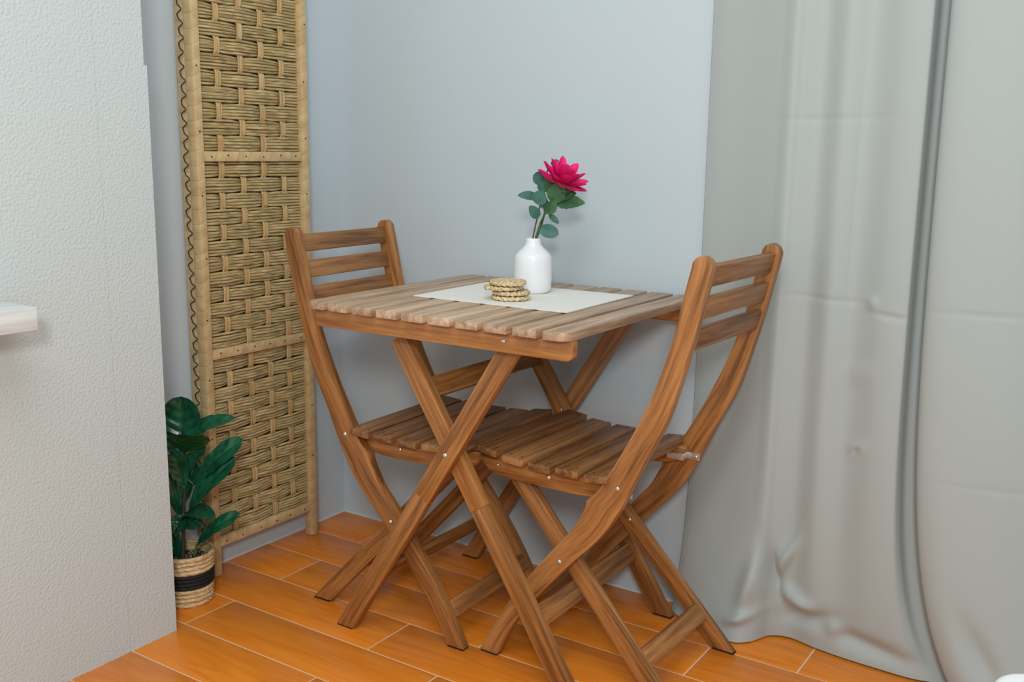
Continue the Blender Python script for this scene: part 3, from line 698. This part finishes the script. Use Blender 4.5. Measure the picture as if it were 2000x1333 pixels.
FL = [  # base px, tip px, width m, facing, base depth, tip depth, bend
    ((354, 868), (354, 775), .086, VC + UP * .25, .012, .006, -.06, 'round'),
    ((372, 852), (459, 817), .044, UP * .8 + VC * .6 - VR * .2, .004, .020, .10, 'oval'),
    ((364, 884), (376, 851), .088, UP * .9 - VC * .5, .004, .070, .05, 'oval'),
    ((378, 948), (474, 858),   .058, VC * .85 + UP * .55 - VR * .25, .004, .010, .08, 'fiddle'),
    ((368, 1000), (461, 895), .060, VC * .75 + UP * .35 - VR * .45, .012, .024, .08, 'fiddle'),
    ((384, 1066), (468, 1003), .044, VC * .75 + UP * .6 - VR * .3, .010, .020, .10, 'fiddle'),
    ((352, 1012), (420, 1014), .060, UP * 1.0 + VC * .25, .004, .050, .14, 'oval'),
    ((355, 1015), (326, 890), .060, VC + VR * .5, -.004, .002, .05, 'fiddle'),
    ((360, 955), (338, 884), .060, VC * .8 + UP * .5, .006, .034, -.06, 'fiddle'),
    ((362, 905), (314, 842), .060, VC * .5 + UP * .7 + VR * .4, .000, .006, .06, 'fiddle'),
    ((358, 1008), (338, 1044), .044, VC * .8 + UP * .7, .006, .034, .06, 'oval'),
    ((350, 1098), (332, 1030), .040, VC + VR * .4, -.004, -.002, .05, 'fiddle'),
    ((362, 930), (400, 868), .060, VC * .7 - VR * .6 + UP * .3, -.006, -.020, .05, 'fiddle'),
    ((360, 985), (384, 905), .050, VC * .9 - VR * .5, -.004, -.012, .05, 'fiddle'),
    ((358, 1010), (392, 1030), .046, UP * .6 + VC * .6, -.004, .010, .05, 'oval'),
]
for bpx, tpx, w, nn, d0, d1, bd_, knd in FL:
    B_ = ppt(bpx, d0); link('leaf', shift(leaf_mesh('leaf', B_, ppt(tpx, d1), nn, w, M['fig'], bd_, .10, knd, .0022, 34, 18, ruffle=.0016), PB), pl)
    ps = min(sp + [ppt((358, 1060)), ppt((359, 1000)), ppt((361, 930)), ppt((363, 880))], key=lambda q: (q - B_).length)
    if (ps - B_).length > .003: link('petiole', shift(mesh_from(tube_bm([ps, B_], [.0020, .0016], 6), 'petiole', M['stem'], None, 1.2), PB), pl)

# ------------------------------------------------------------------ curtains
def curtain_mat():
    mt, nt, b = new_mat('pale_grey_curtain', 0.62, 0.25)
    b.inputs['Base Color'].default_value = srgb(168, 175, 173)
    b.inputs['Sheen Weight'].default_value = 0.15
    tc = N(nt, 'ShaderNodeTexCoord'); mp = N(nt, 'ShaderNodeMapping'); mp.inputs['Scale'].default_value = (900, 900, 30)
    nt.links.new(tc.outputs['Object'], mp.inputs['Vector']); n = N(nt, 'ShaderNodeTexNoise'); n.inputs['Scale'].default_value = 1.0; nt.links.new(mp.outputs[0], n.inputs['Vector'])
    bp = N(nt, 'ShaderNodeBump'); bp.inputs['Strength'].default_value = 0.08; bp.inputs['Distance'].default_value = 0.0005
    nt.links.new(n.outputs['Fac'], bp.inputs['Height']); nt.links.new(bp.outputs[0], b.inputs['Normal'])
    return mt
M['curtain'] = curtain_mat()
def interp(pts, u):
    for (a, x0, y0), (b, x1, y1) in zip(pts, pts[1:]):
        if u <= b:
            t = (u - a) / (b - a); t = t * t * (3 - 2 * t) if False else t
            return x0 + (x1 - x0) * t, y0 + (y1 - y0) * t
    return pts[-1][1], pts[-1][2]
def smooth_section(pts, n):
    """Catmull-Rom through (u, x, y) section points"""
    out = []
    for i in range(n + 1):
        u = i / n; k = 0
        while k < len(pts) - 2 and pts[k + 1][0] < u: k += 1
        p0, p1, p2, p3 = pts[max(k - 1, 0)], pts[k], pts[k + 1], pts[min(k + 2, len(pts) - 1)]
        t = (u - p1[0]) / (p2[0] - p1[0]); q = []
        for c in (1, 2):
            m1 = (p2[c] - p0[c]) / max(1e-6, p2[0] - p0[0]) * (p2[0] - p1[0]); m2 = (p3[c] - p1[c]) / max(1e-6, p3[0] - p1[0]) * (p2[0] - p1[0])
            q.append((2 * t ** 3 - 3 * t * t + 1) * p1[c] + (t ** 3 - 2 * t * t + t) * m1 + (-2 * t ** 3 + 3 * t * t) * p2[c] + (t ** 3 - t * t) * m2)
        out.append(q)
    return out
CT = 2.15
def curtain(name, top, bot, dents, nx, nz, flare, label):
    A = smooth_section(top, nx); B = smooth_section(bot, nx); bm = bmesh.new(); G_ = []
    for j in range(nz + 1):
        tz = j / nz; z = CT * tz ** 1.25 + 0.003; k = math.exp(-z / flare); row = []
        for i in range(nx + 1):
            x = A[i][0] * (1 - k) + B[i][0] * k; y = A[i][1] * (1 - k) + B[i][1] * k
            for (dx, dz, sx, sz, amp, ang) in dents:
                px_, pz = x - dx, z - dz; ca, sa = math.cos(ang), math.sin(ang); a = (px_ * ca + pz * sa) / sx; b = (-px_ * sa + pz * ca) / sz
                if abs(a) < 3 and abs(b) < 3: y += amp * math.exp(-a * a - b * b)
            row.append(bm.verts.new((x, min(y, -.004), z)))
        G_.append(row)
    for a, b in zip(G_, G_[1:]):
        for i in range(nx): bm.faces.new((a[i], a[i + 1], b[i + 1], b[i]))
    o = link(name, mesh_from(bm, name, M['curtain'], None, 3.2))
    sm = o.modifiers.new('thickness', 'SOLIDIFY'); sm.thickness = 0.0016; sm.offset = 0
    tag(o, label, 'curtain', 'grey curtains'); return o
topA = [(0, 1.040, -.008), (.06, 1.062, -.016), (.2, 1.13, -.034), (.33, 1.205, -.062), (.37, 1.232, -.074), (.40, 1.248, -.066), (.47, 1.285, -.052), (.55, 1.33, -.071), (.64, 1.375, -.056), (.74, 1.43, -.074), (.84, 1.470, -.074), (.89, 1.476, -.060), (.93, 1.482, -.028), (1, 1.56, -.012)]
botA = [(0, 1.026, -.050), (.06, 1.045, -.064), (.2, 1.12, -.098), (.33, 1.195, -.112), (.37, 1.225, -.085), (.40, 1.245, -.040), (.47, 1.285, -.022), (.55, 1.34, -.035), (.64, 1.40, -.045), (.74, 1.47, -.050), (.84, 1.535, -.052), (.89, 1.57, -.045), (.94, 1.60, -.035), (1, 1.66, -.018)]
R_ = math.radians
dentsA = [(1.215, .13, .020, .060, -.020, R_(-15)), (1.250, .15, .014, .060, .024, R_(12)), (1.275, .19, .012, .05, -.016, R_(-25)), (1.30, .10, .04, .018, -.018, R_(-25)), (1.33, .07, .05, .018, .016, R_(15)), (1.20, .055, .035, .012, -.014, R_(25)), (1.38, .06, .02, .02, -.012, 0.3), (1.45, .045, .09, .020, .016, R_(-8)), (1.40, .45, .018, .012, -.006, .6), (1.40, .445, .006, .010, .006, -.6), (1.30, 1.075, .10, .0040, .0022, .01), (1.33, .735, .09, .004, .0024, -.03), (1.41, .735, .012, .012, -.006, .7), (1.445, .715, .03, .005, .004, -.1), (1.36, .90, .0025, .20, .0014, .0), (1.395, .60, .03, .02, -.004, .5)]
curtain('curtain', topA, botA, dentsA, 230, 430, .16, 'pale grey curtain hanging behind the chair, its hem crumpled on the floor')
topB = [(0, 1.520, -.050), (.015, 1.503, -.075), (.04, 1.512, -.092), (.10, 1.55, -.098), (.22, 1.63, -.088), (.36, 1.72, -.060), (.48, 1.80, -.078), (.62, 1.90, -.100), (.8, 2.02, -.070), (1, 2.15, -.050)]
botB = [(0, 1.645, -.060), (.015, 1.628, -.085), (.04, 1.640, -.100), (.10, 1.67, -.112), (.22, 1.73, -.100), (.36, 1.80, -.080), (.48, 1.87, -.078), (.62, 1.95, -.110), (.8, 2.06, -.080), (1, 2.17, -.060)]
curtain('curtain', topB, botB, [(1.66, .10, .02, .07, .012, R_(30)), (1.62, .735, .10, .004, .0020, 0), (1.70, .42, .12, .004, .0016, 0)], 150, 400, .20, 'grey curtain nearest the right edge, overlapping in front of the other curtain')

# ------------------------------------------------------------------ shelf and white stool at the picture's edges
M['white_wood'] = wood_mat('white_grained_board', srgb(196, 200, 198), srgb(218, 220, 217), srgb(230, 232, 229), rough=0.5, contrast=0.8, bump=0.3)
o = board('wall_shelf', ((0.2012 + 0.32) / 2, (-1.063 - 1.62) / 2, 0.726), (0, 1, 0), (1, 0, 0), 0.557, 0.1188, 0.038, M['white_wood'], None, 0.001)
tag(o, 'white wood-grain shelf board fixed to the stippled partition wall', 'shelf')
SP = on_plane((2020, 1346), Vector((0, 0, .42)), UP)
st = empty('stool', (0, 0, 0)); tag(st, 'white stool with rounded seat corner, cut off at the bottom right corner', 'stool')
M['white_plastic'] = plain('white_plastic', srgb(236, 238, 238), 0.35)
rc = 0.042; W_ = 0.30
cen0 = SP + VR * (W_ / 2 - rc) + VC * (W_ / 2 - rc); cen0.z = 0
st.location = cen0; st.rotation_euler = (0, 0, math.atan2(VR.y, VR.x))
pr = []
for cx, cy, a0 in ((1, 1, 0), (-1, 1, 90), (-1, -1, 180), (1, -1, 270)):
    for k in range(9):
        a = R_(a0 + 90 * k / 8); pr.append((cx * (W_ / 2 - rc) + rc * math.cos(a), cy * (W_ / 2 - rc) + rc * math.sin(a)))
bm = bmesh.new(); a = [bm.verts.new((x, y, .388)) for x, y in pr]; b = [bm.verts.new((x, y, .42)) for x, y in pr]
bm.faces.new(a); bm.faces.new(b)
for i in range(len(pr)): j = (i + 1) % len(pr); bm.faces.new((a[i], a[j], b[j], b[i]))
bmesh.ops.recalc_face_normals(bm, faces=bm.faces); bevel(bm, .012, 4, .9)
link('seat', mesh_from(bm, 'seat', M['white_plastic'], None, .8), st)
for sx in (-1, 1):
    for sy in (-1, 1):
        link('leg', mesh_from(tube_bm([(sx * .125, sy * .125, 0), (sx * .105, sy * .105, .39)], [.012, .015], 12), 'leg', M['white_plastic'], None, 1.0), st)
